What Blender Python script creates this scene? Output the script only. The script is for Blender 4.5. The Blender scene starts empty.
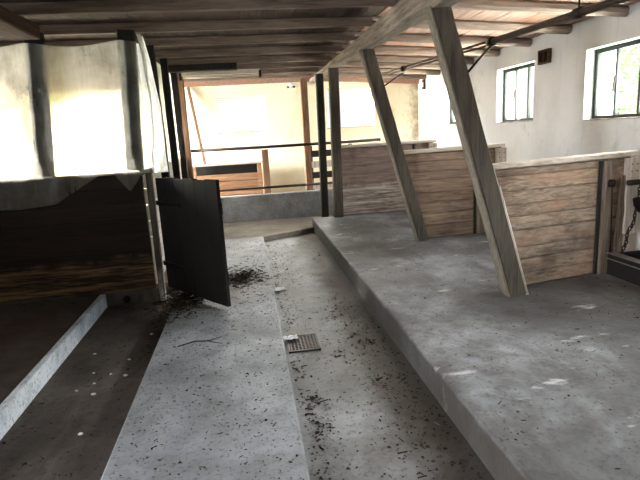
import bpy, math, random
from mathutils import Vector, Matrix, noise as mnoise
sc = bpy.context.scene
C = sc.collection
R = math.radians

# ------------------------------------------------------------------ camera
def camera_axes(yaw, pitch, roll):
    f = Vector((math.sin(yaw)*math.cos(pitch), math.cos(yaw)*math.cos(pitch), -math.sin(pitch)))
    r0 = Vector((math.cos(yaw), -math.sin(yaw), 0)); u0 = r0.cross(f)
    r = r0*math.cos(roll)+u0*math.sin(roll); u = -r0*math.sin(roll)+u0*math.cos(roll)
    return r, u, f
cd = bpy.data.cameras.new('camera'); cam = bpy.data.objects.new('camera', cd); C.objects.link(cam)
r_, u_, f_ = camera_axes(0.134427, 0.210948, -0.057019)
cam.matrix_world = Matrix(((r_.x, u_.x, -f_.x, 0), (r_.y, u_.y, -f_.y, 0), (r_.z, u_.z, -f_.z, 1.5), (0, 0, 0, 1)))
cd.sensor_width = 36; cd.lens = 504.16*36/640; cd.clip_start = 0.02
sc.camera = cam

# ------------------------------------------------------------------ world, lights, exposure
w = bpy.data.worlds.new('overcast sky'); sc.world = w; w.use_nodes = True
bg = w.node_tree.nodes['Background']; bg.inputs[0].default_value = (0.93, 0.97, 1.0, 1); bg.inputs[1].default_value = 0.44
sc.view_settings.view_transform = 'Standard'; sc.view_settings.look = 'None'
sc.view_settings.exposure = 1.3; sc.view_settings.gamma = 1.0; sc.view_settings.use_curve_mapping = False
sc.cycles.max_bounces = 10; sc.cycles.diffuse_bounces = 6; sc.cycles.transparent_max_bounces = 16
sc.cycles.use_denoising = True; sc.cycles.sample_clamp_indirect = 8

def area(name, loc, target, sx, sy, power, col=(1, 1, 1)):
    l = bpy.data.lights.new(name, 'AREA'); l.shape = 'RECTANGLE'; l.size = sx; l.size_y = sy; l.energy = power; l.color = col
    o = bpy.data.objects.new(name, l); C.objects.link(o); o.location = loc
    o.rotation_euler = (Vector(target)-Vector(loc)).to_track_quat('-Z', 'Y').to_euler()
    return o
area('sky_light_right', (6.4, 3.6, 4.2), (3.0, 3.6, 1.4), 12, 3.0, 4500, (0.90, 0.95, 1.0))
area('sky_light_left', (-6.8, 7.0, 4.0), (-3.0, 7.4, 1.3), 9, 3.0, 1200, (1.0, 0.98, 0.95))
area('added_light_far_left', (-6.8, 8.5, 2.35), (-1.0, 9.8, 1.3), 3.0, 2.2, 3500, (1.0, 0.97, 0.91))  # added lamp outside an unseen left opening, brightens the far wall
area('added_light_near_left', (-6.8, -.6, 2.2), (3.5, 4.2, 1.7), 3.2, 2.4, 800, (0.95, 0.97, 1.0))  # added lamp, brightens the right wall and dividers from the near left
area('added_ceiling_light_right', (6.2, 4.0, .25), (3.0, 4.0, 2.25), 12, 1.6, 4300, (0.97, 1.0, 0.92))  # added low lamp outside, brightens the right bay's ceiling
area('sky_light_far', (0.0, 13.4, 3.8), (0.0, 10.0, 1.6), 11, 3.0, 5000, (1.0, 0.97, 0.92))

# ------------------------------------------------------------------ material helpers
def lin(c):
    return tuple((x/255/12.92 if x/255 <= .04045 else ((x/255+.055)/1.055)**2.4) for x in c)+(1,)
class NT:
    def __init__(s, name):
        s.m = bpy.data.materials.new(name); s.m.use_nodes = True; s.t = s.m.node_tree; s.t.nodes.clear()
        s.out = s.n('ShaderNodeOutputMaterial')
    def n(s, typ, **kw):
        x = s.t.nodes.new(typ)
        for k, v in kw.items(): setattr(x, k, v)
        return x
    def l(s, a, b): s.t.links.new(a, b)
    def coords(s, scale=(1, 1, 1)):
        t = s.n('ShaderNodeTexCoord'); m = s.n('ShaderNodeMapping'); m.inputs['Scale'].default_value = scale
        s.l(t.outputs['Object'], m.inputs['Vector']); return m.outputs[0]
    def noise(s, vec, scale, detail=6, rough=.6, dist=0):
        x = s.n('ShaderNodeTexNoise'); x.inputs['Scale'].default_value = scale; x.inputs['Detail'].default_value = detail
        x.inputs['Roughness'].default_value = rough; x.inputs['Distortion'].default_value = dist
        s.l(vec, x.inputs['Vector']); return x.outputs['Fac']
    def ramp(s, fac, stops):
        x = s.n('ShaderNodeValToRGB'); e = x.color_ramp.elements
        while len(e) < len(stops): e.new(.5)
        for k, (p, c) in enumerate(stops): e[k].position = p; e[k].color = c
        s.l(fac, x.inputs[0]); return x.outputs[0]
    def mask(s, fac, a, b):
        x = s.n('ShaderNodeMapRange'); x.inputs[1].default_value = a; x.inputs[2].default_value = b; x.clamp = True
        s.l(fac, x.inputs[0]); return x.outputs[0]
    def math(s, op, a, b):
        x = s.n('ShaderNodeMath', operation=op)
        for k, v in enumerate((a, b)):
            if isinstance(v, (int, float)): x.inputs[k].default_value = v
            else: s.l(v, x.inputs[k])
        return x.outputs[0]
    def mix(s, fac, a, b, mode='MIX'):
        x = s.n('ShaderNodeMix', data_type='RGBA', blend_type=mode)
        for k, v in ((0, fac), (6, a), (7, b)):
            if isinstance(v, (int, float)): x.inputs[k].default_value = v
            elif isinstance(v, tuple): x.inputs[k].default_value = v
            else: s.l(v, x.inputs[k])
        return x.outputs[2]
    def sep(s):
        t = s.n('ShaderNodeTexCoord'); x = s.n('ShaderNodeSeparateXYZ'); s.l(t.outputs['Object'], x.inputs[0]); return x.outputs
    def bsdf(s, col, rough=.8, bump=None, strength=.3, dist=.01, metal=0, spec=.3):
        b = s.n('ShaderNodeBsdfPrincipled'); b.inputs['Metallic'].default_value = metal; b.inputs['Specular IOR Level'].default_value = spec
        if isinstance(col, tuple): b.inputs['Base Color'].default_value = col
        else: s.l(col, b.inputs['Base Color'])
        if isinstance(rough, (int, float)): b.inputs['Roughness'].default_value = rough
        else: s.l(rough, b.inputs['Roughness'])
        if bump is not None:
            x = s.n('ShaderNodeBump'); x.inputs['Strength'].default_value = strength; x.inputs['Distance'].default_value = dist
            s.l(bump, x.inputs['Height']); s.l(x.outputs[0], b.inputs['Normal'])
        s.l(b.outputs[0], s.out.inputs[0]); return b

def wood(name, dark, light, axis='x', vary=.35, wash=None, wash_z=None, wash_amt=.5, rough=.85, stain=None, warm=None):
    t = NT(name); st = {'x': (1, 15, 15), 'y': (15, 1, 15), 'z': (15, 15, 1)}[axis]
    v = t.coords(st); g = t.noise(v, 3.0, 8, .65, .6); v1 = t.coords()
    big = t.noise(v1, 2.3, 4, .6)
    col = t.ramp(g, [(.3, lin(dark)), (.7, lin(light))])
    geo = t.n('ShaderNodeNewGeometry')
    rnd = t.mask(geo.outputs['Random Per Island'], 0, 1)
    sh = t.math('ADD', t.math('MULTIPLY', rnd, vary*2), 1-vary)
    hv = t.n('ShaderNodeHueSaturation'); t.l(sh, hv.inputs['Value']); t.l(col, hv.inputs['Color']); col = hv.outputs[0]
    if warm: col = t.mix(t.math('MULTIPLY', t.mask(t.noise(t.coords((.5, .5, 2)), 3.1, 3), .48, .6), .55), col, lin(warm))
    if stain: col = t.mix(t.math('MULTIPLY', t.mask(big, .5, .68), .75), col, lin(stain))
    if wash:
        f = t.mask(t.noise(t.coords((st[0]*.5, st[1]*.5, st[2]*.5)), 4, 6, .7), .42, .66)
        if wash_z is not None:
            z = t.sep()[2]; f2 = t.math('ADD', z, t.math('MULTIPLY', t.noise(v1, 5, 4), .35))
            zz = t.mask(f2, wash_z+.22, wash_z+.12); f = t.math('MULTIPLY', f, zz)
        col = t.mix(t.math('MULTIPLY', f, wash_amt), col, lin(wash))
    t.bsdf(col, rough, g, .5, .006); return t.m

def plaster(name, base, patch, dirt, low_dirt=.5, corner=False):
    t = NT(name); v = t.coords(); big = t.noise(v, .8, 5, .6); mid = t.noise(v, 3.5, 8, .65); fine = t.noise(v, 30, 4, .6)
    col = t.mix(t.mask(big, .42, .68), lin(base), lin(patch))
    col = t.mix(t.math('MULTIPLY', t.mask(mid, .6, .74), .5), col, lin(dirt))
    sp = t.noise(v, 14, 5, .7); col = t.mix(t.math('MULTIPLY', t.mask(sp, .70, .76), .8), col, lin((70, 60, 48)))
    xyz = t.sep()
    drips = t.noise(t.coords((7, 7, .5)), 2.0, 5, .6)
    col = t.mix(t.math('MULTIPLY', t.mask(drips, .58, .75), .3), col, lin(dirt))
    zf = t.math('ADD', xyz[2], t.math('MULTIPLY', mid, .9))
    col = t.mix(t.math('MULTIPLY', t.mask(zf, 1.35, .55), low_dirt), col, lin(dirt))
    if corner:
        cx = t.math('ADD', xyz[0], t.math('MULTIPLY', t.noise(v, 6, 6, .7), .8))
        col = t.mix(t.math('MULTIPLY', t.mask(cx, 3.70, 3.98), .8), col, lin((120, 96, 60)))
    t.bsdf(col, .92, t.math('ADD', mid, t.math('MULTIPLY', fine, .25)), .45, .02, spec=.1); return t.m

def concrete(name, base, light, dark, stain=None, edge=None, rough=.62, white=0, wet=0, cracks=True):
    t = NT(name); v = t.coords(); a = t.noise(v, 1.1, 6, .62, .3); b = t.noise(v, 5, 8, .7); f = t.noise(v, 45, 4, .6)
    col = t.ramp(a, [(.32, lin(dark)), (.5, lin(base)), (.68, lin(light))])
    col = t.mix(t.math('MULTIPLY', t.mask(b, .48, .70), .6), col, lin(dark))
    col = t.mix(t.math('MULTIPLY', t.mask(f, .53, .68), .5), col, lin((45, 42, 40)))
    if white:
        wv = t.noise(t.coords((.9, 2.2, 1)), 2.6, 6, .6); col = t.mix(t.math('MULTIPLY', t.mask(wv, .64, .70), white), col, lin((205, 205, 205)))
    if stain:
        s2 = t.noise(t.coords((2.2, .8, 1)), 1.0, 6, .65, .4); col = t.mix(t.math('MULTIPLY', t.mask(s2, .5, .66), .75), col, lin(stain))
    if edge:  # gutter stain, or the platform riser's painted shade, along one side: (axis, from, to, colour, amount, raggedness)
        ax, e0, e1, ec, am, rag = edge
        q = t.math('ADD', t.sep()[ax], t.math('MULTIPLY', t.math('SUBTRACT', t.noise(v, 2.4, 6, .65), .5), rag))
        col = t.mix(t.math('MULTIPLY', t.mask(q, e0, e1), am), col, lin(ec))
    if cracks:
        vo = t.n('ShaderNodeTexVoronoi', feature='DISTANCE_TO_EDGE'); vo.inputs['Scale'].default_value = .55
        wv = t.n('ShaderNodeMix', data_type='VECTOR'); wv.inputs[0].default_value = .12
        nz = t.n('ShaderNodeTexNoise'); nz.inputs['Scale'].default_value = 3; t.l(v, nz.inputs['Vector']); t.l(v, wv.inputs[4]); t.l(nz.outputs['Color'], wv.inputs[5])
        t.l(wv.outputs[1], vo.inputs['Vector']); col = t.mix(t.math('MULTIPLY', t.mask(vo.outputs['Distance'], .006, .001), .5), col, lin((50, 48, 46)))
    ro = t.mask(a, .2, .8); ro = t.math('ADD', t.math('MULTIPLY', ro, .22), rough+.06)
    t.bsdf(col, ro, t.math('ADD', b, t.math('MULTIPLY', f, .5)), .35, .012, spec=.22); return t.m

def paint(name, col, rough=.5, metal=0, rust=None, amt=.6, scale=18, spec=.3):
    t = NT(name); v = t.coords(); n = t.noise(v, scale, 6, .65)
    c = t.mix(t.math('MULTIPLY', t.mask(n, .45, .65), amt), lin(col), lin(rust if rust else tuple(x*.7 for x in col)))
    t.bsdf(c, rough, n, .25, .004, metal, spec); return t.m

def island(name, stops, rough=.9):
    t = NT(name); g = t.n('ShaderNodeNewGeometry'); c = t.ramp(g.outputs['Random Per Island'], [(p, lin(x)) for p, x in stops])
    t.bsdf(c, rough, spec=.15); return t.m

def film(name, clear=.45, trans=.3, diff=.2, gl=.08, col=(225, 222, 212), amp=.3):
    t = NT(name); v = t.coords(); n = t.noise(v, 2.2, 6, .65, .5); k = t.noise(t.coords((9, 9, 1.6)), 1.6, 7, .68, 1.2)
    c = t.mix(t.mask(n, .4, .7), lin(col), lin(tuple(x*.72 for x in col)))
    a = t.n('ShaderNodeBsdfTransparent'); a.inputs[0].default_value = (.96, .96, .94, 1)
    b = t.n('ShaderNodeBsdfTranslucent'); d = t.n('ShaderNodeBsdfDiffuse'); g = t.n('ShaderNodeBsdfGlossy'); g.inputs['Roughness'].default_value = .3
    t.l(c, b.inputs[0]); t.l(c, d.inputs[0])
    m1 = t.n('ShaderNodeMixShader'); m1.inputs[0].default_value = diff/(trans+diff); t.l(b.outputs[0], m1.inputs[1]); t.l(d.outputs[0], m1.inputs[2])
    m2 = t.n('ShaderNodeMixShader'); m2.inputs[0].default_value = gl; t.l(m1.outputs[0], m2.inputs[1]); t.l(g.outputs[0], m2.inputs[2])
    m3 = t.n('ShaderNodeMixShader'); cl = t.math('ADD', t.math('MULTIPLY', t.math('SUBTRACT', k, .5), amp), clear)
    t.l(cl, m3.inputs[0]); t.l(m2.outputs[0], m3.inputs[1]); t.l(a.outputs[0], m3.inputs[2])
    t.l(m3.outputs[0], t.out.inputs[0]); return t.m

M = {}
M['wall_r'] = plaster('whitewashed plaster', (219, 222, 224), (203, 205, 204), (158, 154, 146), .3)
M['wall_f'] = plaster('cream limewash', (236, 230, 208), (226, 213, 178), (182, 156, 108), .55, True)
M['wall_l'] = plaster('grey limewash', (214, 210, 196), (190, 184, 166), (140, 126, 100), .5)
M['walk'] = concrete('walkway concrete', (128, 131, 136), (160, 163, 168), (92, 92, 93), None, None, .5, cracks=False)
M['plat'] = concrete('platform concrete', (92, 92, 94), (138, 140, 144), (56, 54, 52), (56, 53, 50), (2, .112, .09, (50, 46, 41), .72, .10), .5, white=.5, cracks=False)  # riser below the top edge painted darker, standing for shade
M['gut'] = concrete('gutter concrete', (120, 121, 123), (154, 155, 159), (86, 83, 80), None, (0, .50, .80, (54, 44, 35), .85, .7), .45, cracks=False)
M['chan'] = concrete('channel concrete', (82, 75, 71), (110, 102, 97), (54, 48, 44), (46, 39, 35), None, .7, cracks=False)
M['left'] = concrete('stall concrete', (72, 64, 60), (92, 83, 78), (48, 41, 38), (62, 44, 39), None, .75)
M['curb'] = concrete('curb concrete', (132, 134, 138), (156, 158, 162), (104, 100, 96), None, None, .75, cracks=False)
M['kerb'] = concrete('whitewashed kerb', (208, 216, 226), (230, 236, 242), (120, 130, 144), None, None, .7, cracks=False)
M['far_floor'] = concrete('dusty far floor', (116, 110, 102), (136, 129, 120), (90, 84, 76), None, None, .8)
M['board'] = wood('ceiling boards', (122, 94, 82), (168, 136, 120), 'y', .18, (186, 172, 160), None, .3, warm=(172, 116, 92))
M['board_dark'] = wood('dark ceiling boards', (54, 44, 40), (88, 74, 67), 'y', .2, warm=(94, 72, 62))  # darker board tone for the left and middle bays
M['joist'] = wood('joist wood', (82, 69, 61), (136, 118, 106), 'x', .1, (166, 152, 142), None, .25)
M['beam'] = wood('old beam wood', (74, 63, 55), (152, 138, 124), 'y', .1, (184, 174, 162), None, .35)
M['beam_dark'] = wood('brown beam wood', (54, 36, 28), (92, 66, 54), 'y', .1)
M['strut'] = wood('grey weathered strut', (42, 38, 34), (86, 79, 70), 'z', .15, (120, 112, 102), None, .12)
M['strut_lit_side'] = wood('lit-side strut wood', (78, 72, 63), (134, 126, 112), 'z', .08, (170, 162, 150), None, .3)  # paler copy of the strut wood, side light put into its colour
M['post_dark'] = wood('dark post wood', (20, 18, 16), (48, 43, 39), 'z', .1)
M['post_brown'] = wood('brown post wood', (92, 66, 50), (140, 106, 82), 'z', .1)
M['plank'] = wood('worn stall planks', (82, 68, 58), (172, 151, 132), 'x', .2, (186, 176, 164), .62, .4, stain=(80, 63, 52), warm=(150, 118, 98))
M['plank_mid'] = wood('brown stall planks', (78, 64, 54), (146, 124, 106), 'x', .2, (168, 158, 146), .4, .4, stain=(72, 55, 46))
M['plank_wash'] = wood('limed stall planks', (88, 73, 68), (140, 122, 114), 'x', .18, (190, 188, 180), .5, .95, stain=(88, 66, 60))
M['plank_dark'] = wood('dark stall planks', (24, 17, 13), (46, 33, 25), 'x', .25, (140, 112, 80), .46, .8)
M['cleat'] = wood('limed board wood', (120, 106, 94), (190, 180, 168), 'z', .12, (214, 206, 196), None, .6)
M['cleat_brown'] = wood('brown cleat wood', (64, 53, 45), (128, 112, 98), 'z', .1, (188, 178, 166), None, .3)
M['splinter'] = wood('splintered dark board', (40, 30, 25), (120, 104, 90), 'z', .1, (176, 166, 154), None, .5)
M['rail'] = wood('dusty rail wood', (142, 126, 112), (200, 190, 178), 'x', .1, (214, 206, 196), None, .6)
M['door'] = wood('black stained boards', (8, 7, 6), (20, 17, 14), 'z', .2)
M['manger'] = wood('orange manger boards', (104, 76, 54), (156, 120, 90), 'x', .2)
M['doorpost'] = wood('whitewashed doorpost', (44, 38, 34), (96, 89, 81), 'z', .1, (226, 224, 218), .22, .95)
M['limed'] = wood('limed low boards', (176, 170, 160), (222, 218, 210), 'y', .15)
M['iron'] = paint('black iron', (30, 27, 25), .55, .6, (58, 40, 30), .6)
M['pipe'] = paint('rusty pipe', (44, 37, 33), .5, .5, (78, 56, 42), .6, 25)
M['steel'] = paint('bright worn steel', (176, 174, 168), .35, .8, (110, 100, 92), .5, 30)
M['frame'] = paint('dark green steel frame', (38, 46, 42), .6, .1, (58, 52, 44), .6, 20)
M['frame_glare'] = paint('far window frame paled for glare', (176, 172, 160), .7, 0, (120, 112, 98), .5, 20)  # pale tone stands in for glare washing out the far frames
M['sill'] = paint('grimy sill', (150, 142, 128), .9, 0, (58, 46, 36), .9, 9)
M['box'] = paint('rusty box', (56, 42, 30), .7, .2, (112, 78, 46), .7, 40)
M['hole'] = paint('dark cavity', (12, 11, 10), .95)
M['trough'] = concrete('dark trough concrete', (34, 32, 31), (48, 46, 44), (22, 20, 19), None, None, .7, cracks=False)
M['ceram'] = paint('white ceramic', (220, 216, 206), .35, 0, (170, 150, 120), .4)
M['tube'] = paint('pale lamp tube', (214, 206, 196), .4, 0, (190, 178, 166), .4)
M['paper'] = paint('paper', (224, 226, 230), .8, 0, (190, 190, 186), .5, 12)
M['chip'] = paint('plaster chip', (216, 212, 204), .9, 0, (180, 174, 164), .5, 30)
M['litter'] = island('dry leaf litter', [(0, (20, 17, 15)), (.45, (46, 38, 31)), (.85, (62, 53, 44)), (1, (96, 84, 70))])
M['straw'] = island('dark straw', [(0, (18, 16, 14)), (.6, (38, 33, 27)), (1, (74, 66, 54))])
M['leaf'] = island('leaves', [(0, (120, 146, 100)), (.5, (150, 174, 124)), (1, (184, 202, 150))])
M['bark'] = wood('bark', (74, 62, 50), (120, 106, 90), 'z', .1)
M['grass'] = paint('grass', (110, 134, 74), .9, 0, (84, 104, 56), .8, 5)
M['film'] = film('dusty plastic film', .54, .37, .075, .03, (222, 219, 208), .6)
M['film_white'] = film('milky plastic film', .22, .55, .18, .04, (236, 238, 236))
M['glass'] = film('dusty window glass', .94, .12, .88, .6, (238, 242, 238), .04)

# ------------------------------------------------------------------ mesh helpers
rng = random.Random(7)
OFF = {}
class MB:
    def __init__(s): s.v = []; s.f = []
    def add(s, vs, fs):
        b = len(s.v); s.v += [Vector(x) for x in vs]; s.f += [tuple(i+b for i in f) for f in fs]
    def box(s, a, b):
        x0, y0, z0 = a; x1, y1, z1 = b
        s.add([(x0, y0, z0), (x1, y0, z0), (x1, y1, z0), (x0, y1, z0), (x0, y0, z1), (x1, y0, z1), (x1, y1, z1), (x0, y1, z1)],
              [(0, 3, 2, 1), (4, 5, 6, 7), (0, 1, 5, 4), (1, 2, 6, 5), (2, 3, 7, 6), (3, 0, 4, 7)]); return s
    def loft(s, rings):
        n = len(rings[0]); b = len(s.v)
        for r in rings: s.v += [Vector(p) for p in r]
        for k in range(len(rings)-1):
            for i in range(n):
                j = (i+1) % n; s.f.append((b+k*n+i, b+k*n+j, b+(k+1)*n+j, b+(k+1)*n+i))
        s.f.append(tuple(b+i for i in reversed(range(n)))); e = b+(len(rings)-1)*n; s.f.append(tuple(e+i for i in range(n))); return s
    def timber(s, p, q, w, h, n=10, jit=.004, ch=.006, side=None, seed=0, taper=1):
        """a hewn bar from p to q: width w along `side`, height h across it, chamfered, slightly crooked"""
        p = Vector(p); q = Vector(q); d = (q-p).normalized()
        side = Vector(side) if side else (Vector((0, 0, 1)).cross(d) if abs(d.z) < .9 else Vector((1, 0, 0)))
        side = (side-d*side.dot(d)).normalized(); up = d.cross(side); rings = []
        for k in range(n+1):
            t = k/n; c = p.lerp(q, t); sc_ = 1+(taper-1)*t
            a, b_ = w/2*sc_, h/2*sc_
            base = [(a-ch, -b_), (a, -b_+ch), (a, b_-ch), (a-ch, b_), (-a+ch, b_), (-a, b_-ch), (-a, -b_+ch), (-a+ch, -b_)]
            ring = []
            for i, (x, y) in enumerate(base):
                nv = mnoise.noise_vector(Vector((t*6*(q-p).length+seed*13.7, (i//2)*3.1+seed, 5.2)))*jit
                ring.append(c+side*(x+nv.x)+up*(y+nv.y))
            rings.append(ring)
        s.loft(rings); return s
    def tube(s, pts, r, n=10):
        pts = [Vector(p) for p in pts]; rings = []; prev = None
        for k, p in enumerate(pts):
            d = (pts[min(k+1, len(pts)-1)]-pts[max(k-1, 0)]).normalized()
            u = prev if prev else (Vector((0, 0, 1)) if abs(d.z) < .9 else Vector((1, 0, 0)))
            u = (u-d*u.dot(d)).normalized(); v = d.cross(u); prev = u
            rr = r[k] if isinstance(r, (list, tuple)) else r
            rings.append([p+u*math.cos(2*math.pi*i/n)*rr+v*math.sin(2*math.pi*i/n)*rr for i in range(n)])
        s.loft(rings); return s
    def lathe(s, c, prof, n=20):
        c = Vector(c); s.loft([[c+Vector((math.cos(2*math.pi*i/n)*r, math.sin(2*math.pi*i/n)*r, z)) for i in range(n)] for r, z in prof]); return s
    def build(s, name, mat, parent=None, smooth=False, bevel=0):
        off = Vector(OFF.get(parent.name_full, (0, 0, 0))) if parent else Vector((0, 0, 0))
        me = bpy.data.meshes.new(name); me.from_pydata([tuple(x-off) for x in s.v], [], s.f); me.validate(); me.update()
        o = bpy.data.objects.new(name, me); C.objects.link(o); me.materials.append(mat)
        if parent: o.parent = parent; OFF[o.name_full] = tuple(off)
        if smooth:
            for p in me.polygons: p.use_smooth = True
        if bevel:
            b = o.modifiers.new('bevel', 'BEVEL'); b.width = bevel; b.segments = 2; b.limit_method = 'ANGLE'
        return o
    def top(s, name, mat, label, cat, group=None, kind=None, **k):
        o = s.build(name, mat, None, **k)
        if s.v:   # origin at the base of the thing
            pass
        tag(o, label, cat, group, kind); return o
def tag(o, label, cat, group=None, kind=None):
    o['label'] = label; o['category'] = cat
    if group: o['group'] = group
    if kind: o['kind'] = kind
    return o
def thing(name, loc, label, cat, group=None, kind=None):
    o = bpy.data.objects.new(name, None); C.objects.link(o); o.location = loc; o.empty_display_size = .1
    OFF[o.name_full] = tuple(loc); return tag(o, label, cat, group, kind)

# ------------------------------------------------------------------ the shell
XR, XL, YF, YN = 3.565, -3.95, 10.22, -2.6
ZJ, ZB, DROP = 2.52, 2.607, .14            # joist soffit, ceiling boards
def wall_x(name, x0, x1, y0, y1, z0, z1, holes, mat, label):
    """wall along Y with rectangular holes (y0, y1, z0, z1)"""
    b = MB(); ys = sorted({y0, y1}|{h[0] for h in holes}|{h[1] for h in holes})
    for a, c in zip(ys, ys[1:]):
        hs = sorted([h for h in holes if h[0] <= a+1e-6 and h[1] >= c-1e-6], key=lambda h: h[2]); z = z0
        for h in hs: b.box((x0, a, z), (x1, c, h[2])); z = h[3]
        b.box((x0, a, z), (x1, c, z1))
    return b.top(name, mat, label, 'wall', kind='structure')
def wall_y(name, y0, y1, x0, x1, z0, z1, holes, mat, label):
    b = MB(); xs = sorted({x0, x1}|{h[0] for h in holes}|{h[1] for h in holes})
    for a, c in zip(xs, xs[1:]):
        hs = sorted([h for h in holes if h[0] <= a+1e-6 and h[1] >= c-1e-6], key=lambda h: h[2]); z = z0
        for h in hs: b.box((a, y0, z), (c, y1, h[2])); z = h[3]
        b.box((a, y0, z), (c, y1, z1))
    return b.top(name, mat, label, 'wall', kind='structure')
RW = [(4.08, 5.03, 1.46, 2.17), (5.99, 6.93, 1.48, 2.20), (7.86, 8.82, 1.50, 2.21), (2.15, 3.10, 1.46, 2.17), (.2, 1.15, 1.46, 2.17)]
LW = [(5.9, 6.9, 1.3, 2.2), (2.0, 2.9, 1.5, 2.2)]
LD = (8.3, 9.95, .0, 2.15); LD2 = (-1.4, .7, .0, 2.2)      # unseen openings added in the left wall to let lamp light in
FW = [(-.50, .46, 1.57, 2.26), (1.66, 2.64, 1.55, 2.34)]
wall_x('wall_right', XR, XR+.36, YN, YF+.36, -.3, 2.9, RW, M['wall_r'], 'white limewashed right wall with the row of steel windows')
wall_x('wall_left', XL-.36, XL, YN, YF+.36, -.3, 2.9, LW+[LD, LD2], M['wall_l'], 'pale left wall behind the hanging plastic film')
wall_y('wall_far', YF, YF+.36, XL, XR, -.3, 2.9, FW, M['wall_f'], 'cream far end wall with blown-out windows')
wall_y('wall_near', YN-.3, YN, XL, XR, -.3, 2.9, [], M['wall_l'], 'near end wall behind the viewer')
def slab(name, x0, x1, y0, y1, z0, z1, mat, label, cat='floor', bev=.012):
    return MB().box((x0, y0, z0), (x1, y1, z1)).top(name, mat, label, cat, kind='structure', bevel=bev)
b = MB().box((-.79, YN, -.3), (.16, 7.55, 0))
b.build('floor', M['walk']); tag(bpy.data.objects['floor'], 'pale grey concrete walkway strewn with litter, left of the dung gutter', 'floor', kind='structure')
bpy.data.objects['floor'].modifiers.new('bevel', 'BEVEL').width = .012
slab('floor_gutter', .15, 1.0, YN, 8.06, -.3, -.08, M['gut'], 'sunken dung gutter between the walkway and the raised platform', bev=0)
slab('floor_platform', .99, XR, YN, 8.16, -.3, .12, M['plat'], 'raised concrete standing platform on the right', bev=.015)
# worn far floor, with the gutter's closed end
slab('floor_far', XL, XR, 8.10, YF, -.3, -.002, M['far_floor'], 'dusty brownish floor between the gutter end and the far curb', bev=0)
b = MB(); pl = [(-.95, 7.545), (.15, 7.50), (.17, 7.52), (1.02, 7.99), (1.02, 8.105), (-.95, 8.105)]
b.loft([[(x, y, -.3) for x, y in pl], [(x, y, -.001) for x, y in pl]]).top('floor_far_apron', M['far_floor'], 'dusty floor closing the far end of the gutter at a slant', 'floor', kind='structure', bevel=.006)
slab('floor_channel', -1.53, -.78, YN, 5.45, -.3, -.10, M['chan'], 'dark sunken channel between the left kerb and the walkway', bev=0)
slab('floor_left', XL, -1.54, YN, 5.45, -.3, .02, M['left'], 'dark reddish-brown concrete stall floor on the left', bev=0)
slab('floor_left_far', XL, -.78, 5.44, 8.12, -.3, -.004, M['far_floor'], 'floor of the stalls behind the plastic film', bev=0)
MB().box((-1.56, YN, -.12), (-1.505, 5.105, .035)).top('trim_kerb', M['kerb'], 'whitewashed kerb face along the left stall floor', 'kerb', kind='structure', bevel=.008)
MB().box((-1.0, 9.05, -.01), (3.3, 9.19, .465)).top('far_curb', M['curb'], 'low grey concrete curb wall across the far end of the aisle', 'curb', kind='structure', bevel=.02)
# ceiling boards, one mesh, boards along Y
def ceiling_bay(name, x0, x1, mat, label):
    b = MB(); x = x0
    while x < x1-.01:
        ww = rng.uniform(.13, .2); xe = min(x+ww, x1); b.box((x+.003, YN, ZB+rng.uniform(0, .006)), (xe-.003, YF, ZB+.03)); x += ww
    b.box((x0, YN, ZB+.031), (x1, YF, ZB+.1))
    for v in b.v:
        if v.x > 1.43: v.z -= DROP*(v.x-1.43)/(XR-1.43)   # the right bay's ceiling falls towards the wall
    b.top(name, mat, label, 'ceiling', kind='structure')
ceiling_bay('ceiling', XL, 1.43, M['board_dark'], 'dark brown board ceiling above the joists of the left and middle bays')
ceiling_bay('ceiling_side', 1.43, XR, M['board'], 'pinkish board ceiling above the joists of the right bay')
joist_y = [4.46, 5.24, 6.02, 6.86, 7.66, 8.30, 9.02, 9.72, 3.66, 2.86, 2.06, 1.26, .46, -.34, -1.14, -1.94]
for k, y in enumerate(joist_y):
    ye = y+.05+rng.uniform(-.03, .03)
    MB().timber((XL+.02, y+.05, ZJ+.043), (1.50, ye, ZJ+.043), .050, .088, 20, .005, .005, seed=k+1).timber((1.36, ye, ZJ+.043+.004), (XR-.01, ye, ZJ+.043-DROP), .095, .086, 12, .012, .022, seed=k+31).top(
        'ceiling_joist', M['joist'], 'dark rough timber joist running across the ceiling', 'joist', 'ceiling joists', 'structure')
MB().box((XL, YF-.09, 2.47), (1.43, YF-.005, ZB)).timber((1.43, YF-.047, 2.538), (XR-.002, YF-.047, 2.538-DROP), .085, .13, 6, .003, .006, seed=8).top('trim_wall_plate', M['board'], 'pinkish timber plate along the top of the far wall', 'trim', kind='structure', bevel=.006)
# longitudinal beams
bm = MB(); rings = []
for k in range(41):
    y = -2.4+k*(12.6/40); zb = 2.305+.0335*(min(max(y, 2), 8.5)-3.67) if y < 8.5 else 2.445
    xo = 1.43+mnoise.noise(Vector((y*1.3, 2, 0)))*.012; j = mnoise.noise(Vector((y*2.1, 7, 3)))*.012; a = .085
    rings.append([(xo+a-.015, y, zb), (xo+a, y, zb+.015+j*.3), (xo+a+j, y, 2.505), (xo+a-.015, y, 2.515), (xo-a+.015, y, 2.515), (xo-a+j, y, 2.50), (xo-a, y, zb+.018), (xo-a+.02, y, zb+j*.4)])
bm.loft(rings).top('ceiling_beam', M['beam'], 'pale hewn beam carrying the joists above the right row of struts', 'beam', kind='structure')
MB().timber((-1.75, -2.4, 2.455), (-1.75, 4.82, 2.455), .24, .115, 24, .01, .012, seed=40).top('ceiling_beam', M['beam_dark'], 'dark brown beam end at the upper left, meeting the post behind the plastic', 'beam', kind='structure')

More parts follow.
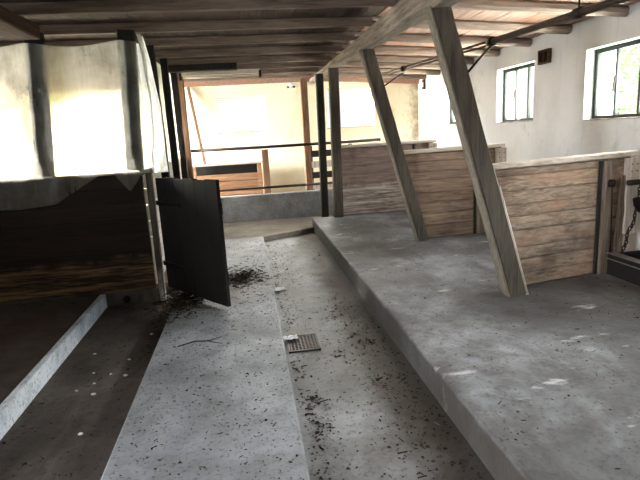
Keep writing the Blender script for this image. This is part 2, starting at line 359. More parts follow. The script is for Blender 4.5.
# ------------------------------------------------------------------ windows
def window_x(n, x, inward, y0, y1, z0, z1, cols, label):
    """a steel window in a wall along Y; x = plane of the frame"""
    t = thing('window_%d' % n, (x, (y0+y1)/2, z0), label, 'window', kind='structure')
    f = MB(); e = .045
    for a, c in (((y0, z0), (y1, z0+e)), ((y0, z1-e), (y1, z1)), ((y0, z0+e), (y0+e, z1-e)), ((y1-e, z0+e), (y1, z1-e))):
        f.box((x-.022, a[0], a[1]), (x+.022, c[0], c[1]))
    f.build('window_frame', M['frame'], t, bevel=.004)
    for k in range(1, cols):
        yy = y0+(y1-y0)*k/cols
        MB().box((x-.016, yy-.014, z0+e), (x+.016, yy+.014, z1-e)).build('mullion', M['frame'], t)
    for k in range(cols):
        a = y0+(y1-y0)*k/cols; c = y0+(y1-y0)*(k+1)/cols
        MB().box((x-.003, a+.01, z0+.03), (x+.003, c-.01, z1-.03)).build('pane', M['glass'], t)
    MB().timber((x-inward*.03, y0+(y1-y0)*.66, z0+.42), (x-inward*.045, y0+(y1-y0)*.66, z0+.27), .018, .02, 4, .001, .003).build('handle', M['iron'], t)
    xi = x-inward*.12
    MB().box((min(xi, x)-.0, y0-.0, z0-.002), (max(xi, x), y1, z0+.012)).build('window_sill', M['sill'], t, bevel=.004)
def window_y(n, y, x0, x1, z0, z1, cols, label, fm='frame_glare'):
    t = thing('window_%d' % n, ((x0+x1)/2, y, z0), label, 'window', kind='structure')
    f = MB(); e = .022
    for a, c in (((x0, z0), (x1, z0+e)), ((x0, z1-e), (x1, z1)), ((x0, z0+e), (x0+e, z1-e)), ((x1-e, z0+e), (x1, z1-e))):
        f.box((a[0], y-.022, a[1]), (c[0], y+.022, c[1]))
    f.build('window_frame', M[fm], t, bevel=.004)
    for k in range(1, cols):
        xx = x0+(x1-x0)*k/cols
        MB().box((xx-.012, y-.016, z0+e), (xx+.012, y+.016, z1-e)).build('mullion', M[fm], t)
    for k in range(cols):
        a = x0+(x1-x0)*k/cols; c = x0+(x1-x0)*(k+1)/cols
        MB().box((a+.01, y-.003, z0+.03), (c-.01, y+.003, z1-.03)).build('pane', M['glass'], t)
    MB().box((x0, y-.15, z0-.002), (x1, y, z0+.012)).build('window_sill', M['sill'], t, bevel=.004)
RL = ['large steel window nearest on the right wall, cut by the photo edge', 'steel window in the middle of the right wall beside the rusty box',
      'far window of the right wall, mostly hidden by the near strut', 'right wall window nearer than the photo shows', 'right wall window close behind the viewer']
for k, h in enumerate(RW): window_x(k+1, XR+.12, 1, *h, 3, RL[k])
LL = ['left wall window behind the plastic film', 'left wall window of the near stall']
for k, h in enumerate(LW): window_x(k+6, XL-.12, -1, *h, 3, LL[k])
FL = ['overexposed window in the middle of the far wall, above the rail', 'overexposed window at the right of the far wall, behind the dark posts']
for k, h in enumerate(FW): window_y(k+9, YF+.16, *h, 1, FL[k])

# ------------------------------------------------------------------ outside
MB().box((-30, -25, -.6), (35, 40, -.31)).top('ground', M['grass'], 'grass outside the barn', 'ground', kind='structure')
def tree(x, y, h, rad, n, label, seed):
    rg = random.Random(seed); t = thing('garden_tree', (x, y, -.31), label, 'tree', 'trees outside the right windows')
    tr = MB(); tr.tube([(x, y, -.32), (x+.05, y, h*.25), (x-.04, y+.06, h*.5), (x, y, h*.8)], [.13, .1, .08, .03], 8)
    tr.build('trunk', M['bark'], t, smooth=True)
    f = MB()
    for _ in range(n):
        d = Vector((rg.gauss(0, 1), rg.gauss(0, 1), rg.gauss(0, 1))).normalized()*rad*(rg.random()**.45)
        c = Vector((x, y, h*.58))+Vector((d.x, d.y, d.z*h*.42/rad)); s = rg.uniform(.04, .09)
        a = Vector((rg.gauss(0, 1), rg.gauss(0, 1), rg.gauss(0, .7))).normalized(); b_ = a.orthogonal().normalized()
        f.add([c-a*s, c+b_*s*.5+Vector((0, 0, .02)), c+a*s, c-b_*s*.5+Vector((0, 0, .02))], [(0, 1, 2), (0, 2, 3)])
    f.build('foliage', M['leaf'], t)
tree(8.2, 6.6, 4.2, 1.5, 4200, 'pale green tree outside the large right window', 3)
tree(9.0, 11.5, 4.6, 1.5, 3200, 'pale green tree outside the middle right window', 4)

# ------------------------------------------------------------------ right row: struts, posts, plank dividers
def strut(p, q, label, w_, h_, seed, cable=False):
    t = thing('timber_strut', p, label, 'strut', 'slanting struts on the platform'); X_ = Vector((1, 0, 0)); P = Vector(p); Q = Vector(q)
    a = .018
    MB().timber(P+X_*(a/2+.002), Q+X_*(a/2+.002), w_-a-.004, h_, 16, .004, .007, side=(1, 0, 0), seed=seed).build('main_timber', M['strut'], t)
    MB().timber(P-X_*(w_-a)/2+Vector((0, .004, 0)), Q-X_*(w_-a)/2+Vector((0, .004, 0)), a, h_-.008, 16, .003, .005, side=(1, 0, 0), seed=seed+5).build('side_board', M['strut_lit_side'], t)
    if cable:
        for dx, zz in ((.084, 1.17), (.097, 1.02)):
            f = (zz-P.z)/(Q.z-P.z)
            MB().tube([P+X_*dx+Vector((0, -.04, .001)), P.lerp(Q, f*.5)+X_*(dx+.002)+Vector((0, -.04, 0)), P.lerp(Q, f)+X_*dx+Vector((0, -.04, 0))], .0045, 6).build('cable', M['tube'], t, smooth=True)
    return t
S1 = ((2.065, 3.66, .12), (1.425, 3.66, 2.315)); S2 = ((2.07, 5.87, .12), (1.44, 5.87, 2.385))
strut(*S1, 'near slanting grey timber strut standing in front of the largest plank divider', .155, .11, 51, True)
strut(*S2, 'second slanting grey timber strut, left of the middle plank divider', .15, .11, 52)
MB().timber((1.42, 8.06, .12), (1.45, 8.06, 2.46), .15, .12, 14, .004, .008, side=(1, 0, 0), seed=53).top('timber_post', M['strut'], 'upright grey post at the far corner of the platform', 'post')
MB().timber((1.30, 8.75, -.002), (1.33, 8.75, 2.45), .12, .12, 14, .004, .008, side=(1, 0, 0), seed=54).top('timber_post', M['post_dark'], 'thin dark post just left of the grey corner post', 'post')
MB().timber((1.13, 9.38, -.002), (1.13, 9.38, 2.445), .12, .10, 14, .004, .008, side=(1, 0, 0), seed=55).top('timber_post', M['post_brown'], 'brown post before the far wall between its two windows', 'post')

def divider(p0, p1, z0, z1, xs_bottom, xs_top, mat, label, seed, rod=False, low=.47):
    """plank stall divider from p0 to p1 (x, y); its left end follows the slanting strut"""
    rg = random.Random(seed); d = Vector((p1[0]-p0[0], p1[1]-p0[1], 0)).normalized(); nrm = Vector((-d.y, d.x, 0))
    def P(x, z, o=0): k = (x-p0[0])/d.x; return Vector((x, p0[1]+d.y*k, z))+nrm*o
    t = thing('plank_divider', (p0[0], p0[1], z0), label, 'partition', 'plank dividers on the platform')
    b = MB(); z = z0+.004; i = 0; zt = z1-.05; xe = p1[0]
    while z < zt-.01:
        hgt = rg.uniform(.10, .16); ze = min(z+hgt, zt)
        if zt-ze < .05: ze = zt
        x1 = xe-.02 if z > low else xe-.13
        x0 = xs_bottom+(xs_top-xs_bottom)*((z+ze)/2-z0)/(z1-z0)
        b.timber(P(x0, (z+ze)/2, rg.uniform(-.004, .004)), P(x1, (z+ze)/2+rg.uniform(-.003, .003), rg.uniform(-.003, .003)), .04, ze-z-.003, 24, .0035, .007, seed=seed*10+i)
        b.timber(P(x0+.01, (z+ze)/2, .012), P(x1-.01, (z+ze)/2, .012), .012, ze-z+.03, 2, 0, .002, seed=0)
        z = ze; i += 1
    b.build('plank_panel', mat, t)
    xa = xs_top-.02
    MB().timber(P(xa, z1-.024), P(xe, z1-.024+.012), .075, .05, 20, .005, .01, seed=seed+70).build('top_rail', M['rail'], t)
    c = MB().timber(P(xe-.33, z0+.002, -.042), P(xe-.33, z1-.052, -.042), .09, .045, 10, .003, .006, side=d, seed=seed+80).build('cleat', M['cleat_brown'], t)
    MB().timber(P(xe-.395, z0+.002, -.030), P(xe-.395, z1-.052, -.030), .034, .02, 10, .002, .004, side=d, seed=seed+83).build('shadow_strip', M['post_dark'], t)  # dark strip added where shade falls in the gap beside the cleat
    e = MB().timber(P(xe-.065, low-.01, -.045), P(xe-.065, z1-.045, -.045), .135, .05, 10, .005, .006, side=d, seed=seed+81).build('end_board', M['cleat'], t)
    MB().timber(P(xe-.065, low+.06, .05), P(xe-.065, z1-.052, .05), .12, .05, 8, .004, .006, side=d, seed=seed+82).build('end_board', M['cleat'], t)
    for zz in (z1-.1, z1-.16, z1-.28):
        for dx in (-.03, .03):
            q = P(xe-.065+dx, zz, -.07); MB().tube([q, q-nrm*.006], .006, 6).build('nail', M['iron'], e)
    if rod:
        MB().timber(P(xe-.165, z0+.004, -.036), P(xe-.135, .98, -.036), .09, .03, 26, .016, .008, side=d, seed=seed+90).build('splintered_board', M['splinter'], t)
        q = [P(xe-.32, .96, -.085), P(xe-.315, .8, -.087), P(xe-.30, .5, -.087), P(xe-.295, .3, -.085)]
        MB().tube(q, .007, 6).build('iron_rod', M['iron'], t, smooth=True)
        k = P(xe-.32, .93, -.08); MB().lathe(k, [(.005, -.035), (.028, -.03), (.034, 0), (.026, .03), (.006, .034)], 10).build('iron_ring_plate', M['iron'], t, smooth=True)
    return t
divider((1.75, 3.76), (3.385, 4.06), .12, 1.175, 2.05, 1.76, M['plank'], 'nearest and largest plank divider with pale end boards, behind the near strut', 1, True)
divider((1.75, 5.97), (3.20, 6.02), .12, 1.225, 2.08, 1.77, M['plank_mid'], 'middle brown plank divider behind the second strut', 2)
divider((1.44, 8.16), (3.14, 8.19), .13, 1.265, 1.46, 1.46, M['plank_wash'], 'farthest plank divider with limed lower boards, beside the grey corner post', 3)

# feed trough along the right wall
t = thing('feed_trough', (3.3, 3.5, .12), 'dark feed trough with bright steel edges along the right wall', 'trough')
b = MB(); y0, y1 = -2.2, 3.93
b.box((3.09, y0, .121), (3.15, y1, .31)); b.box((3.5, y0, .121), (3.56, y1, .36)); b.box((3.15, y0, .121), (3.5, y1, .17))
b.box((3.15, y0, .17), (3.5, y0+.05, .31)); b.box((3.15, y1-.05, .17), (3.5, y1, .31))
b.build('basin', M['trough'], t, bevel=.006)
MB().box((3.075, y0, .312), (3.155, y1, .318)).build('steel_edge', M['steel'], t)
MB().box((3.082, y0, .262), (3.0895, y1, .270)).build('steel_edge', M['steel'], t)
# drinking bowl, its pipe and the chain
t = thing('drinking_bowl', (3.30, 3.83, .62), 'black cast-iron drinking bowl on a pipe at the end of the nearest divider', 'drinking bowl')
MB().lathe((3.36, 3.80, .66), [(.03, 0), (.09, .015), (.125, .07), (.135, .13), (.122, .13), (.11, .075), (.07, .03), (.01, .02)], 22).build('bowl', M['iron'], t, smooth=True)
MB().tube([(3.21, 3.90, .925), (3.3, 3.88, .93), (3.42, 3.84, .935), (3.555, 3.84, .935)], .024, 12).build('supply_pipe', M['iron'], t, smooth=True)
MB().tube([(3.36, 3.84, .93), (3.31, 3.80, .90), (3.285, 3.78, .82), (3.30, 3.77, .74), (3.35, 3.78, .72)], [.02, .022, .02, .018, .016], 10).build('lever', M['iron'], t, smooth=True)
MB().box((3.325, 3.80, .79), (3.395, 3.88, .91)).build('valve', M['iron'], t, bevel=.01)
b = MB(); rg = random.Random(5); N = 21
for k in range(N):
    s = k/(N-1); c = Vector((3.28-.10*s+.02*math.sin(s*5), 3.835+.01*math.sin(k), .90-.56*s)); a = Vector((0, 0, .021)); bb = Vector((.013, .0, 0)) if k % 2 else Vector((0.003, .013, 0))
    b.tube([c+a*math.cos(q*math.pi/4)+bb*math.sin(q*math.pi/4) for q in range(9)], .0055, 6)
b.top('tether_chain', M['pipe'], 'rusty tether chain hanging at the divider end into the trough', 'chain', smooth=True)

# milk line pipe under the ceiling, right
t = thing('overhead_pipe', (2.0, 4.0, 2.1), 'dark rusty pipe slung under the joists along the right row', 'pipe')
def pz(y): return 2.060+.025*(y-1.5)
MB().tube([(2.0, y, pz(y)) for y in (-1.5, .5, 2.5, 4.05)], .023, 12).build('main_pipe', M['pipe'], t, smooth=True)
MB().tube([(2.0, y, pz(y)+.010+.012*(y-4.1)) for y in (4.1, 5, 6, 7.2)], .010, 10).build('thin_pipe', M['pipe'], t, smooth=True)
MB().tube([(2.005, y, pz(y)-.018+.012*(y-4.1)) for y in (4.1, 5, 6, 7.2)], .008, 10).build('thin_pipe', M['pipe'], t, smooth=True)
for y, ys, xs, zs in ((3.99, 3.66, 1.64, 1.85), (6.28, 5.87, 1.635, 1.97)):
    zc = pz(y)+(.012*(y-4.1)-.004 if y > 4.1 else 0)
    MB().tube([(2.0, y-.03, zc), (2.0, y+.03, zc)], .034, 12).build('clamp', M['iron'], t, smooth=True)
    MB().tube([(2.0, y, pz(y)-.03), ((2.0+xs)/2, (y+ys)/2, (pz(y)+zs)/2-.01), (xs, ys, zs)], .009, 8).build('stay_rod', M['iron'], t, smooth=True)

MB().tube([(2.0, 2.88, pz(2.91)), (2.0, 2.94, pz(2.91))], .033, 12).build('clamp', M['iron'], t, smooth=True)
MB().tube([(2.0, 2.91, pz(2.91)+.02), (2.0, 2.91, 2.53)], .006, 8).build('hanger', M['iron'], t)
# things on the right and far walls
t = thing('junction_box', (XR-.03, 5.74, 2.13), 'small rusty open box high on the right wall between the windows', 'box')
b = MB(); b.box((XR-.05, 5.64, 2.13), (XR-.002, 5.85, 2.15)); b.box((XR-.05, 5.64, 2.27), (XR-.002, 5.85, 2.29)); b.box((XR-.05, 5.64, 2.15), (XR-.002, 5.66, 2.27)); b.box((XR-.05, 5.83, 2.15), (XR-.002, 5.85, 2.27)); b.box((XR-.05, 5.735, 2.15), (XR-.002, 5.75, 2.27))
b.build('case', M['box'], t, bevel=.003); MB().box((XR-.012, 5.65, 2.14), (XR-.003, 5.84, 2.28)).build('back_plate', M['hole'], t)
MB().tube([(XR-.02, 7.36, 1.37), (XR-.035, 7.36, 1.335), (XR-.03, 7.36, 1.30)], [.012, .016, .01], 8).top('wall_hook', M['iron'], 'small black iron hook on the white wall left of the middle window', 'hook', smooth=True)
t = thing('wall_switch', (3.54, 9.9, 2.2), 'small dark switch box on the right wall beside the far corner', 'switch')
MB().box((XR-.04, 9.78, 2.20), (XR-.002, 9.90, 2.38)).build('case', M['box'], t, bevel=.008); MB().box((XR-.048, 9.81, 2.25), (XR-.038, 9.87, 2.33)).build('toggle', M['ceram'], t, bevel=.004)
t = thing('wall_lamp', (.98, 10.15, 2.36), 'small bare lamp holder high on the far wall left of the brown post', 'lamp')
MB().lathe((.98, 10.13, 2.40), [(.02, .06), (.05, .05), (.05, .02), (.035, .0), (.035, -.03), (.03, -.03)], 14).build('holder', M['ceram'], t, smooth=True)
MB().box((.90, 10.17, 2.37), (1.06, 10.215, 2.40)).build('bracket', M['box'], t, bevel=.004)
MB().tube([(.98, 10.16, 2.44), (.97, 10.14, 2.5)], .008, 8).build('cable', M['iron'], t)
# strip lamp hung below the joists
t = thing('strip_lamp', (-.3, 8.35, 2.40), 'pale fluorescent strip lamp hanging below the far joists', 'lamp')
MB().box((-.88, 8.32, 2.455), (.33, 8.38, 2.528)).build('tray', M['tube'], t, bevel=.006)
MB().tube([(-.86, 8.35, 2.425), (.31, 8.35, 2.425)], .014, 12).build('tube', M['tube'], t, smooth=True)
for xx in (-.90, .32): MB().box((xx-.012, 8.315, 2.39), (xx+.028, 8.385, 2.50)).build('end_socket', M['iron'], t, bevel=.004)
MB().timber((-.98, 7.71, 2.485), (-.02, 7.71, 2.487), .14, .09, 8, .004, .008, seed=90).top('hanging_board', M['post_dark'], 'black board fixed under the joists beside the strip lamp', 'board')

# ------------------------------------------------------------------ far end: rails, manger
b = MB(); b.tube([(-1.02, 9.02, 1.30), (.7, 9.02, 1.295), (2.42, 9.02, 1.305)], .026, 12)
b.top('cross_rail', M['pipe'], 'upper dark pipe rail crossing the far end of the aisle', 'rail', 'far pipe rails', smooth=True)
MB().tube([(-1.03, 9.058, .585), (1.6, 9.08, .58)], .022, 12).top('cross_rail', M['pipe'], 'lower dark pipe rail just above the far concrete curb', 'rail', 'far pipe rails', smooth=True)
t = thing('wooden_manger', (-.37, 9.9, -.01), 'orange-brown plank manger with a dark open slot against the far wall', 'manger')
b = MB(); z = 0.0
for k in range(6):
    b.timber((-1.02, 9.80, z+.068), (.27, 9.80, z+.066), .035, .128, 10, .003, .005, seed=100+k); z += .136
b.build('plank_front', M['manger'], t)
MB().box((-1.02, 9.95, .0), (.27, 9.98, .985)).build('back_board', M['door'], t)
MB().timber((-1.04, 9.80, 1.0), (.30, 9.80, 1.0), .07, .035, 10, .003, .006, seed=107).build('top_rail', M['rail'], t)
for xx in (-.99, .235): MB().timber((xx, 9.81, .0), (xx, 9.81, .985), .08, .06, 6, .003, .005, side=(1, 0, 0), seed=108).build('upright', M['manger'], t)
MB().timber((.345, 9.5, -.002), (.35, 9.5, 1.24), .12, .09, 8, .003, .006, side=(1, 0, 0), seed=110).top('stub_post', M['post_brown'], 'short brown post beside the manger under the upper rail', 'post')
MB().timber((-.775, 9.83, 1.02), (-.97, 10.19, 2.46), .055, .03, 8, .003, .004, side=(1, 0, 0), seed=111).top('leaning_lath', M['post_brown'], 'thin brown lath leaning from the manger to the top of the far wall', 'lath')
t = thing('slatted_hurdle', (1.5, 9.5, -.002), 'small grey slatted hurdle behind the dark thin post', 'hurdle')
for xx in (1.21, 1.98): MB().timber((xx, 9.6, 0), (xx, 9.6, 1.25), .07, .06, 6, .003, .005, side=(1, 0, 0), seed=112).build('upright', M['strut'], t)
for k in range(5): MB().timber((1.18, 9.55, .30+.2*k), (2.0, 9.55, .31+.2*k), .025, .12, 6, .003, .004, seed=113+k).build('slat', M['cleat'] if k % 2 else M['plank_dark'], t)
MB().timber((-1.0, 9.0, -.002), (-1.0, 9.0, 1.34), .09, .08, 8, .003, .006, side=(1, 0, 0), seed=118).top('rail_post', M['limed'], 'short white post holding the left end of the upper rail', 'post')

# ------------------------------------------------------------------ left row
YD = 5.16
t = thing('plank_wall', (-2.4, YD, -.1), 'dark plank stall wall on the left below the plastic film', 'partition')
b = MB(); z = .03; k = 0
for hgt in (.13, .15, .14, .17, .15, .16, .14, .12):
    b.timber((XL+.02, YD, z+hgt/2), (-1.02, YD, z+hgt/2-.002),   .045, hgt+.004, 20, .003, .009, seed=120+k); z += hgt; k += 1
b.build('plank_panel', M['plank_dark'], t)
MB().timber((XL+.02, YD, 1.215), (-1.0, YD, 1.205), .09, .035, 16, .003, .006, seed=130).build('top_rail', M['plank_dark'], t)
MB().box((XL+.02, YD-.05, -.10), (-1.0, YD+.022, .034)).build('concrete_footing', M['chan'], t, bevel=.01)
MB().tube([(-1.31, YD-.058, -.045), (-1.31, YD-.02, -.045)], .038, 16).top('drain_outlet', M['hole'], 'round black drain outlet in the footing at the end of the left channel', 'drain')
MB().timber((-.965, YD, -.1), (-.955, YD, 1.23), .055, .08, 14, .004, .005, side=(1, 0, 0), seed=131).top('door_post', M['doorpost'], 'slim post with whitewashed foot at the end of the dark plank wall', 'post')
# the open half door
H = Vector((-.890, 5.18, 0)); F = Vector((-.255, 4.34, 0)); dd = (F-H).normalized(); nn = Vector((-dd.y, dd.x, 0))
t = thing('half_door', (H.x, H.y, .02), 'black low plank door standing open at the walkway edge', 'door')
b = MB(); L = (F-H).length; k = 0; x = 0; nb = 6
for k in range(nb):
    a = H+dd*(L*(k+.5)/nb)
    b.timber(a+Vector((0, 0, .03+.0*k)), a+Vector((0, 0, 1.145+.01*(k % 2))), L/nb-.001, .035, 6, .0015, .002, side=dd, seed=140+k)
b.build('board_panel', M['door'], t)
for zz in (.28, .9): MB().timber(H+dd*.04+nn*.035+Vector((0, 0, zz)), F-dd*.04+nn*.035+Vector((0, 0, zz)), .03, .11, 8, .002, .004, seed=150).build('ledge', M['door'], t)
for zz in (.28, .9):
    hg = MB().timber(H-dd*.03-nn*.021+Vector((0, 0, zz)), H+dd*.42-nn*.021+Vector((0, 0, zz)), .006, .045, 6, .001, .002, seed=151).build('strap_hinge', M['iron'], t)
# posts of the left row
def post(x, y, xt, zt, w_, mat, label, seed, zb=-.004, d_=.12):
    MB().timber((x, y, zb), (xt, y, zt), w_, d_, 14, .005, .008, side=(1, 0, 0), seed=seed).top('timber_post', mat, label, 'post', 'posts of the left row')
post(-1.90, 5.165, -1.80, 2.515, .15, M['post_dark'], 'dark leaning post seen through the plastic film at far left', 160, 1.2325, .085)
post(-1.075, 5.165, -1.0, 2.515, .15, M['post_dark'], 'dark post behind the right edge of the plastic film', 161, 1.2325, .085)
post(-.92, 6.0, -.93, 2.515, .085, M['post_dark'], 'black post first beyond the plastic film in the left row', 162, -.004, .09)
post(-.93, 6.95, -.93, 2.515, .085, M['post_dark'], 'black post second beyond the plastic film in the left row', 163, -.004, .09)
post(-.93, 7.85, -.93, 2.515, .085, M['post_dark'], 'black post third beyond the plastic film, near the strip lamp', 164, -.004, .09)
post(-.97, 8.85, -.97, 2.50, .12, M['post_brown'], 'brown post last in the left row beside the leaning lath', 165)
t = thing('low_partition', (-1.03, 7.0, -.004), 'low limed board partition along the left row of posts behind the door', 'partition')
b = MB()
for k in range(7): b.timber((-1.06, 5.45, .09+.17*k), (-1.06, 8.9, .09+.17*k), .03, .162, 14, .003, .004, seed=170+k)
b.build('plank_panel', M['limed'], t)
MB().timber((-1.06, 5.45, 1.2), (-1.06, 8.9, 1.2), .07, .03, 14, .003, .004, seed=178).build('top_rail', M['limed'], t)

def sheet(name, fn, nu, nv, mat, label, parent=None):
    b = MB(); vs = [fn(i/nu, j/nv) for j in range(nv+1) for i in range(nu+1)]
    b.add(vs, [(j*(nu+1)+i, j*(nu+1)+i+1, (j+1)*(nu+1)+i+1, (j+1)*(nu+1)+i) for j in range(nv) for i in range(nu)])
    if parent: return b.build(name, mat, parent, smooth=True)
    return b.top(name, mat, label, 'plastic sheet', 'plastic films on the left', smooth=True)
def fold(u, v, s, amp):
    return (math.sin(u*31+s)+.6*math.sin(u*57+2.1*s+v*2)+.4*math.sin(u*11+v*5))*amp+mnoise.noise(Vector((u*4, v*4, s)))*amp*1.6
def main_sheet(u, v):   # v: 0 top .. 0.75 divider top .. 1 hem
    x = -3.6+2.69*u; y = 5.102 if v < .7 else 5.086
    hem = .98+.04*math.sin(u*9) if x < -1.80 else (.98+.22*min(1, (x+1.80)/.38) if x < -1.42 else (1.205 if x < -1.25 else 1.205-.17*max(0, 1-abs(x+1.13)/.13)))
    sag = .03*abs(math.sin((x+1.06)*3.9))**1.2
    zt = 2.425-sag*1.5
    if v <= .75: z = zt+(1.26-zt)*v/.75
    else: z = 1.26+(min(hem, 1.235)-1.26)*(v-.75)/.25
    y += min(.006, fold(u, v, 1.0, .010)*min(1, .3+v))
    return (x, y, z)
sheet('plastic_film', main_sheet, 140, 60, M['film'], 'wide dusty translucent plastic film hanging over the dark plank wall')
def side_sheet(u, v):
    wdt = .10+.62*v**1.6; y = 5.12+wdt*u; x = -.90+.05*math.sin(v*3)+fold(u*.6, v, 3.0, .012)+.02*u
    return (x, y, 2.47-1.27*v-.04*u*v)
sheet('plastic_film', side_sheet, 40, 50, M['film_white'], 'milky plastic strip flaring down from the post right of the wide film')
def row_sheet(u, v):
    y = 5.5+3.3*u; return (-1.0+fold(u, v, 5.0, .009)-.01, y, 2.47-1.22*v+.02*math.sin(u*20)*(1-v))
sheet('plastic_film', row_sheet, 110, 30, M['film_white'], 'milky plastic film hung behind the black posts of the left row')

# ------------------------------------------------------------------ small things and litter on the floor
def flake(b, c, s, rg, stick=False):
    a = rg.uniform(0, 6.283); d = Vector((math.cos(a), math.sin(a), rg.uniform(-.1, .25))); n = Vector((-d.y, d.x, 0)); up = Vector((0, 0, 1))
    if stick:
        p = c; q = c+d*s*1.7; w_ = s*.08+.0008
        b.add([p+n*w_, p-n*w_, p+up*w_*1.7, q+n*w_, q-n*w_, q+up*w_*1.7], [(0, 2, 1), (3, 4, 5), (0, 1, 4, 3), (1, 2, 5, 4), (2, 0, 3, 5)])
    else:
        w_ = s*rg.uniform(.28, .55); h = s*rg.uniform(.1, .35); c = c+up*.002
        b.add([c-d*s*.5, c-d*s*.15+n*w_+up*h, c+d*s*.3+n*w_*.7+up*h*.7, c+d*s*.55, c+d*s*.25-n*w_*.8+up*h, c-d*s*.2-n*w_+up*h*.8, c+d*.05*s+up*.0005],
              [(0, 6, 1), (1, 6, 2), (2, 6, 3), (3, 6, 4), (4, 6, 5), (5, 6, 0)])
def litter(name, label, pts, z, s0, s1, sticks, seed, mat='litter'):
    rg = random.Random(seed); b = MB()
    for (x, y) in pts: flake(b, Vector((x, y, z(x, y) if callable(z) else z)), rg.uniform(s0, s1)*(1 if rg.random() < .85 else 1.7), rg, rg.random() < sticks)
    return b.top(name, M[mat], label, 'litter', kind='stuff')
rg = random.Random(11); P_ = []
for _ in range(2300): P_.append((rg.uniform(-.76, .14), 1.2+6.2*rg.random()**1.1))
for _ in range(420): P_.append((rg.gauss(-.3, .22), rg.gauss(4.7, .55)))
for _ in range(120): P_.append((rg.gauss(.08, .05), rg.uniform(3, 7)))
litter('leaf_litter', 'dark leaf crumbs scattered over the walkway', [p for p in P_ if -.77 < p[0] < .15], .001, .004, .013, .22, 1)
P_ = []
for _ in range(420): P_.append((rg.uniform(.2, .97), rg.uniform(1.3, 7.4)))
for _ in range(520): P_.append((.19+abs(rg.gauss(0, .10)), rg.uniform(1.6, 7.3)))
for _ in range(900): P_.append((.96-abs(rg.gauss(0, .20)), rg.uniform(1.2, 4.6)))
for cx, cy in ((.27, 2.75), (.30, 2.45), (.55, 3.35), (.80, 3.5), (.70, 2.9), (.62, 4.1)):
    for _ in range(40): P_.append((rg.gauss(cx, .035), rg.gauss(cy, .05)))
litter('leaf_litter', 'dark leaf crumbs gathered along the edges of the gutter', [p for p in P_ if .18 < p[0] < .975], -.079, .006, .018, .15, 2)
P_ = [(rg.uniform(1.02, 3.0), rg.uniform(1.2, 7.8)) for _ in range(750)]
for cx, cy in ((1.95, 2.75), (1.85, 2.6), (1.55, 4.6), (1.1, 1.9)):
    for _ in range(14): P_.append((rg.gauss(cx, .06), rg.gauss(cy, .05)))
litter('leaf_litter', 'sparse dark crumbs on the raised platform', P_, .121, .005, .014, .2, 3)
P_ = [(rg.uniform(-1.5, -.8), rg.uniform(1.5, 5.05)) for _ in range(320)]+[(-.80-abs(rg.gauss(0, .07)), rg.uniform(3.6, 5.1)) for _ in range(260)]
litter('leaf_litter', 'dark crumbs on the floor of the left channel', [p for p in P_ if -1.49 < p[0] < -.8], -.099, .007, .017, .3, 4)
P_ = [(rg.uniform(-3, -1.6), rg.uniform(2.5, 5.0)) for _ in range(70)]
litter('leaf_litter', 'few crumbs on the dark left stall floor', P_, .021, .008, .02, .3, 5)
def heap(cx, cy, rx, ry, h, n, label, seed):
    rg = random.Random(seed); pts = []
    for _ in range(n):
        a = rg.uniform(0, 6.283); r = abs(rg.gauss(0, .5)); pts.append((cx+rx*r*math.cos(a), cy+ry*r*math.sin(a)))
    return litter('straw_heap', label, pts, lambda x, y: .002+h*max(0, 1-((x-cx)/rx)**2-((y-cy)/ry)**2)*rg.random(), .012, .03, .75, seed, 'straw')
heap(-.15, 5.30, .34, .52, .035, 700, 'small dark straw heap on the walkway right of the black door', 21)
heap(-.70, 4.68, .26, .50, .05, 1100, 'dark dirt and straw gathered under the black door', 22)
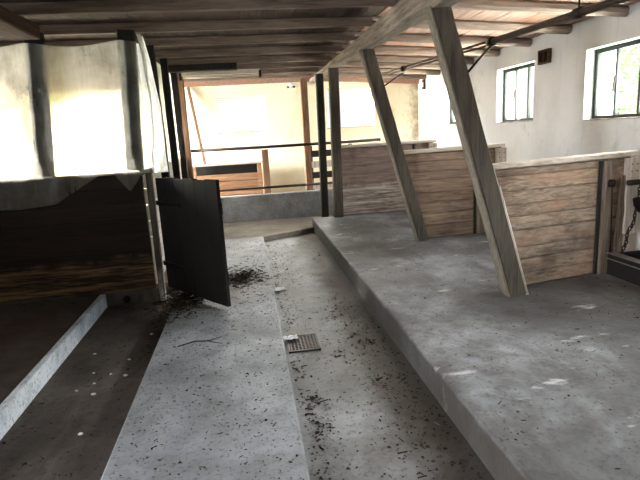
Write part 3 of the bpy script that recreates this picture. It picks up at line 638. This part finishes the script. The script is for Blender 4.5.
# drain grate
t = thing('drain_grate', (.31, 3.61, -.08), 'rusty perforated drain grate set in the gutter floor', 'grate')
b = MB(); gx0, gx1, gy0, gy1 = .19, .43, 3.46, 3.76
b.box((gx0, gy0, -.0795), (gx1, gy0+.015, -.068)); b.box((gx0, gy1-.015, -.0795), (gx1, gy1, -.068)); b.box((gx0, gy0, -.0795), (gx0+.015, gy1, -.068)); b.box((gx1-.015, gy0, -.0795), (gx1, gy1, -.068))
for k in range(1, 9): x = gx0+(gx1-gx0)*k/9; b.box((x-.005, gy0, -.0795), (x+.005, gy1, -.070))
for k in range(1, 11): y = gy0+(gy1-gy0)*k/11; b.box((gx0, y-.005, -.0795), (gx1, y+.005, -.0705))
b.build('grille', M['pipe'], t); MB().box((gx0, gy0, -.0797), (gx1, gy1, -.0775)).build('sump', M['hole'], t)
def scrap(x, y, z, s, ang, label, mat='paper'):
    b = MB(); n = 6; rg = random.Random(int(x*100)); top = []
    for j in range(n+1):
        for i in range(n+1):
            u = (i/n-.5)*s*1.6; v = (j/n-.5)*s; zz = .004+.012*abs(math.sin(i*1.1+j*.7))+rg.uniform(0, .003)
            top.append((x+u*math.cos(ang)-v*math.sin(ang), y+u*math.sin(ang)+v*math.cos(ang), z+zz))
    b.add(top, [(j*(n+1)+i, j*(n+1)+i+1, (j+1)*(n+1)+i+1, (j+1)*(n+1)+i) for j in range(n) for i in range(n)])
    o = b.top('paper_scrap', M[mat], label, 'paper'); m = o.modifiers.new('thickness', 'SOLIDIFY'); m.thickness = .0012
scrap(.215, 5.02, -.08, .10, .3, 'crumpled white paper scrap in the gutter beside the walkway edge, beyond the grate')
scrap(.225, 3.70, -.068, .07, .1, 'small white paper scrap lying on the corner of the drain grate')
rg = random.Random(31)
for k, (x, y) in enumerate([(-1.21, 3.55), (-1.16, 3.38), (-1.08, 3.5), (-.97, 3.45), (-1.25, 3.30), (-1.12, 3.22), (-1.0, 3.72), (-1.3, 3.9), (-1.06, 2.75), (-.92, 4.2)]):
    s = rg.uniform(.008, .015); b = MB(); n = 7
    rings = [[(x+s*q*(1+.3*rg.random())*math.cos(i*6.283/n), y+s*q*(.7+.3*rg.random())*math.sin(i*6.283/n), -.0998+hz) for i in range(n)] for q, hz in ((.9, 0), (1, s*.3), (.6, s*.6))]
    b.loft(rings).top('plaster_chip', M['chip'], 'small white plaster chip on the dark floor of the left channel', 'plaster chip', 'plaster chips in the left channel')
t = MB(); t.tube([(-.62, 3.62, .004), (-.5, 3.68, .007), (-.40, 3.66, .006), (-.30, 3.70, .012)], [.004, .005, .004, .002], 6)
t.tube([(-.40, 3.66, .006), (-.34, 3.60, .012), (-.29, 3.585, .006)], [.004, .003, .002], 6)
t.top('dead_twig', M['post_dark'], 'thin dark forked twig lying across the walkway', 'twig', smooth=True)
